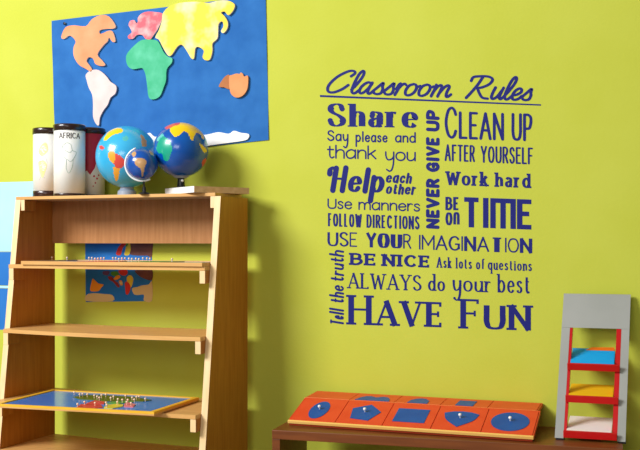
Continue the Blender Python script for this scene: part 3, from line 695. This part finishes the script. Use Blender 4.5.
def inside(x, y, P):
    c = False; j = len(P) - 1
    for i in range(len(P)):
        if (P[i][1] > y) != (P[j][1] > y) and x < (P[j][0] - P[i][0]) * (y - P[i][1]) / (P[j][1] - P[i][1]) + P[i][0]: c = not c
        j = i
    return c
def globe_ball(t, cz, rad, pos, patches, back, sea, cen, rz):
    """ball whose printed lands are given as seen from the front (zoom px around cen, radius rz)"""
    bm = NB(); bmesh.ops.create_uvsphere(bm, u_segments=150, v_segments=75, radius=rad)
    mats = [sea]; idx = {}
    view = (cam.location - Vector(pos)).normalized(); rt = view.cross(Vector((0, 0, 1))).normalized() * -1; upv = rt.cross(view).normalized() * -1
    if upv.z < 0: upv = -upv
    if rt.dot(Vector((CS, SN, 0))) < 0: rt = -rt
    sm = [(m, [((x - cen[0]) / rz, (cen[1] - y) / rz) for x, y in p]) for m, p in patches]
    sm = [(m, [(v.x, v.y) for v in crom([Vector((*q, 0)) for q in p], 4, True)]) for m, p in sm]
    for f in bm.faces:
        d = f.calc_center_median().normalized(); x, y, z = d.dot(rt), d.dot(upv), d.dot(view)
        if z > -.05: hit = next((m for m, p in sm if inside(x, y, p)), None)
        else: hit = next((m for m, p in back if inside(x, y, p)), None)
        if hit:
            if hit not in idx: idx[hit] = len(mats); mats.append(M[hit])
            f.material_index = idx[hit]
    o = obj('ball', bm, mats, t, True); o.location = (0, 0, cz); return o
BK = [('g_yellow', [(-.6, .3), (-.2, .7), (.4, .6), (.3, .2), (-.1, .0), (-.5, .1)]), ('g_green', [(.1, -.1), (.4, -.3), (.3, -.7), (.0, -.5)])]
BK2 = [('g_tan', p) for m, p in BK]

p = at(127, 157, -.155)
t = thing('globe', 'large light blue globe on a grey base between the tubes and the other globes', 'globe', (p.x, p.y, TOP))
globe_ball(t, p.z - TOP, .1365, p, [
    ('g_orange', [(92, 215), (108, 204), (122, 210), (128, 235), (118, 262), (105, 250), (94, 235)]),
    ('g_red', [(122, 212), (150, 225), (168, 245), (172, 264), (152, 285), (132, 282), (118, 262), (126, 235)]),
    ('g_orange', [(118, 280), (146, 284), (144, 320), (136, 346), (128, 348), (122, 325)]),
    ('g_yellow', [(72, 146), (92, 112), (130, 92), (160, 96), (156, 114), (120, 124), (92, 146), (78, 156)]),
    ('g_red', [(50, 182), (62, 176), (74, 188), (66, 198), (54, 194)]), ('g_tan', [(246, 120), (262, 132), (276, 160), (270, 182), (254, 176), (250, 150)]),
    ('g_teal', [(160, 140), (180, 130), (190, 145), (172, 155)])], BK, M['sea1'], (182, 231), 153)
hb = p.z - .1365 - TOP
obj('base', lathe(NB(), [(0, 0), (.040, 0), (.042, .004), (.040, .022), (.030, .03), (.028, hb + .012), (0, hb + .012)], 36), M['base_grey'], t, False)

p = at(142.2, 164, -.318)
t = thing('globe', 'small dark blue globe with white half ring in front of the large globe', 'globe', (p.x, -.318, TOP))
rs = .0655
globe_ball(t, p.z - TOP, rs, p, [('g_tan', [(214, 252), (224, 238), (254, 238), (273, 254), (262, 286), (256, 324), (248, 326), (244, 292), (230, 280), (217, 268)]),
    ('g_tan', [(284, 188), (300, 196), (308, 214), (300, 222), (288, 212)]), ('g_tan', [(200, 215), (215, 205), (222, 218), (208, 232)])], BK2, M['sea3'], (251, 266), 78)
view = (cam.location - p).normalized(); rt = Vector((CS, SN, 0)); cz = p.z - TOP
bm = NB(); arc = []
for k in range(25):
    a = R(112 + (298 - 112) * k / 24); rr = rs + .0055
    arc.append(rt * rr * math.cos(a) + Vector((0, 0, cz + rr * math.sin(a))))
tube(bm, arc, .0042, 8); obj('half_ring', bm, M['white_pl'], t, True)
e = arc[-1]
bm = NB(); lathe(bm, [(0, 0), (.022, 0), (.022, .004), (.008, .008), (.007, .03), (0, .03)], 20); o = obj('stand', bm, M['black'], t); o.location = (rt.x * .006, rt.y * .006 + .004, 0)
bm = NB(); tube(bm, [(rt.x * .006, rt.y * .006 + .004, .028), rt * .006 + Vector((0, 0, cz - rs - .004))], .004, 8); obj('neck', bm, M['black'], t)

# loose board on the top
bc = Vector((-2.012, -.352, TOP + .0006)); d1 = Vector((.537, .843, 0)); d2 = Vector((-.843, .537, 0))
t = obj('wooden_board', prism(NB(), [(0, 0, 0), tuple(d1 * .258), tuple(d1 * .258 + d2 * .245), tuple(d2 * .262)], (0, 0, .0255)), [M['board']])
t.location = bc
bm2 = t.data
bm = NB(); prism(bm, [tuple(d2 * .001 - d1 * .0016), tuple(d2 * .261 - d1 * .0016), tuple(d2 * .261 - d1 * .0002), tuple(d2 * .001 - d1 * .0002)], (0, 0, .0255)); o = obj('white_strip', bm, M['white_pl'], t); o['label'] = 'white strip on the left face'  # thin white layer added over the board's left face
tag(t, 'pale wooden board lying under the yellow and dark blue globe', 'board')
p = at(181, 150, -.188)
zb = TOP + .0006 + .0257
t = thing('globe', 'dark blue globe with yellow Asia on a black stand on the wooden board', 'globe', (p.x, -.188, zb))
globe_ball(t, p.z - zb, .1165, p, [('g_red', [(368, 84), (395, 68), (440, 60), (438, 74), (412, 82), (395, 92), (376, 96)]),
    ('g_yellow', [(394, 90), (430, 76), (445, 60), (500, 64), (540, 90), (562, 132), (552, 142), (542, 122), (520, 112), (504, 150), (492, 140), (482, 118), (460, 106), (442, 126), (412, 132)]),
    ('g_green', [(330, 190), (340, 155), (362, 132), (386, 146), (402, 172), (404, 200), (386, 248), (368, 246), (356, 215), (338, 212)]), ('g_teal', [(330, 150), (345, 130), (360, 120), (366, 138), (346, 158)]),
    ('g_yellow', [(538, 165), (558, 178), (574, 200), (560, 208), (546, 188)]), ('g_red', [(550, 252), (568, 236), (574, 258), (556, 284)]), ('g_green', [(555, 120), (572, 150), (578, 175), (566, 165)])], BK, M['sea2'], (448, 197), 135)
hb = p.z - zb - .1165
obj('collar', lathe(NB(), [(0, hb - .004), (.022, hb - .004), (.034, hb + .004), (.036, hb + .008), (0, hb + .012)], 30), M['base_grey'], t)
obj('stand', lathe(NB(), [(0, 0), (.030, 0), (.030, .004), (.017, .008), (.014, hb - .006), (.018, hb - .004), (0, hb - .004)], 24), M['black'], t)
ck = NB(); bmesh.ops.create_uvsphere(ck, u_segments=12, v_segments=8, radius=.006); o = obj('screw_knob', ck, M['white_pl'], t, True)
vd = (cam.location - p); vd.z = 0; vd.normalize(); o.location = vd * .019 + rt * .006 + Vector((0, 0, hb - .015))

# ------------------------------------------------------------ puzzle maps on the shelves
def puzzle(label, corners, z, pegs, pieces, fm='p_frame'):
    """corners fl, fr, br, bl on the shelf plane"""
    o0 = sum(corners, Vector()) / 4; o0.z = z
    t = thing('puzzle_map', label, 'puzzle', o0, group='peg puzzle maps')
    q = [Vector((c.x - o0.x, c.y - o0.y, 0)) for c in corners]
    bm = NB(); prism(bm, [tuple(v) for v in q], (0, 0, .006)); obj('board', bm, M['plyx'], t)
    ce = sum(q, Vector()) / 4; inn = [v + (ce - v).normalized() * .024 for v in q]
    for i in range(4):
        bm = NB(); a, b, c, d = q[i], q[(i + 1) % 4], inn[(i + 1) % 4], inn[i]
        prism(bm, [(v.x, v.y, .0062) for v in (a, b, c, d)], (0, 0, .0088)); obj('frame_rail', bm, M[fm], t)
    bm = NB(); prism(bm, [(v.x, v.y, .0063) for v in inn], (0, 0, .0047)); obj('sea_panel', bm, M['p_sea'], t)
    for m, pts in pieces:
        bm = NB(); prism(bm, [(x - o0.x, y - o0.y, .0112) for x, y in pts], (0, 0, .0028)); pc = obj('puzzle_piece', bm, M[m], t)
    base = NB(); lathe(base, [(.0018, 0), (.0018, .008), (.0042, .0095), (.0046, .0125), (.003, .0155), (0, .016)], 10)
    first = None
    for x, y in pegs:
        if first is None: first = obj('peg', base, M['peg'], t, True); o = first
        else: o = first.copy(); C.objects.link(o); o.parent = t
        o.location = (x - o0.x, y - o0.y, .0141)
zs = .5145
zz = zs + .014
cor = [atz(-6, 404.0, zz), atz(154, 412.2, zz), atz(199, 397.5, zz), atz(52, 389.5, zz)]
for c in cor: c.z = zs
heads = [(65, 50), (90, 60), (103, 58), (125, 60), (157, 65), (170, 70), (180, 75), (245, 70), (265, 82), (232, 76), (285, 85), (310, 85), (330, 75), (350, 72), (362, 70), (390, 80), (80, 105), (112, 95), (160, 100), (210, 98), (262, 95), (305, 95), (325, 100), (214, 108), (190, 64), (210, 60), (300, 66), (340, 84)]
pegs = [atz(60 + x / 4.571, 380 + (y + 16) / 4.571, zz + .002) for x, y in heads]
def zp(pts): return [(lambda v: (v.x, v.y))(atz(60 + x / 4.571, 380 + y / 4.571, zz + .002)) for x, y in pts]
pieces = [('p_red', zp([(75, 122), (95, 108), (140, 106), (185, 108), (195, 122), (150, 126), (110, 127)])), ('p_yel', zp([(200, 124), (215, 110), (260, 106), (290, 108), (285, 118), (240, 126)])),
          ('p_pink', zp([(292, 118), (295, 104), (320, 100), (345, 108), (335, 120)])), ('p_grn', zp([(210, 104), (240, 96), (290, 94), (340, 96), (320, 99), (270, 104)])),
          ('p_olive', zp([(60, 74), (120, 66), (220, 68), (330, 74), (420, 88), (380, 94), (290, 92), (215, 94), (160, 88), (90, 84)])), ('p_red', zp([(120, 104), (160, 90), (205, 96), (200, 106), (150, 105)]))]
puzzle('blue puzzle map with yellow frame and pegs on the lower shelf', cor, zs, [(p.x, p.y) for p in pegs], pieces)

z2 = 1.0945; YF = BL.y + fy(1.094) - .055
xl, xr = at(21, 262, YF).x, at(202, 262, YF).x
cor = [Vector((xl, YF, z2)), Vector((xr, YF, z2)), Vector((xr + .03, YF + .34, z2)), Vector((xl + .03, YF + .34, z2))]
pg = []
for px in [52, 67, 89, 92, 95, 98, 101, 104, 113, 116, 119, 122, 125, 129, 132, 136, 139, 143, 147, 150, 172]:
    Yp = YF + random.uniform(.06, .28); a = at(px, 258, Yp); pg.append((a.x, Yp))
cx = (xl + xr) / 2
puzzle('peg puzzle map on the shelf below the top, seen almost edge-on', cor, z2, pg, [('p_red', [(cx - .2, YF + .06), (cx - .02, YF + .07), (cx - .05, YF + .22), (cx - .18, YF + .2)]), ('p_grn', [(cx + .02, YF + .05), (cx + .2, YF + .08), (cx + .22, YF + .25), (cx + .03, YF + .26)])], 'plyx')
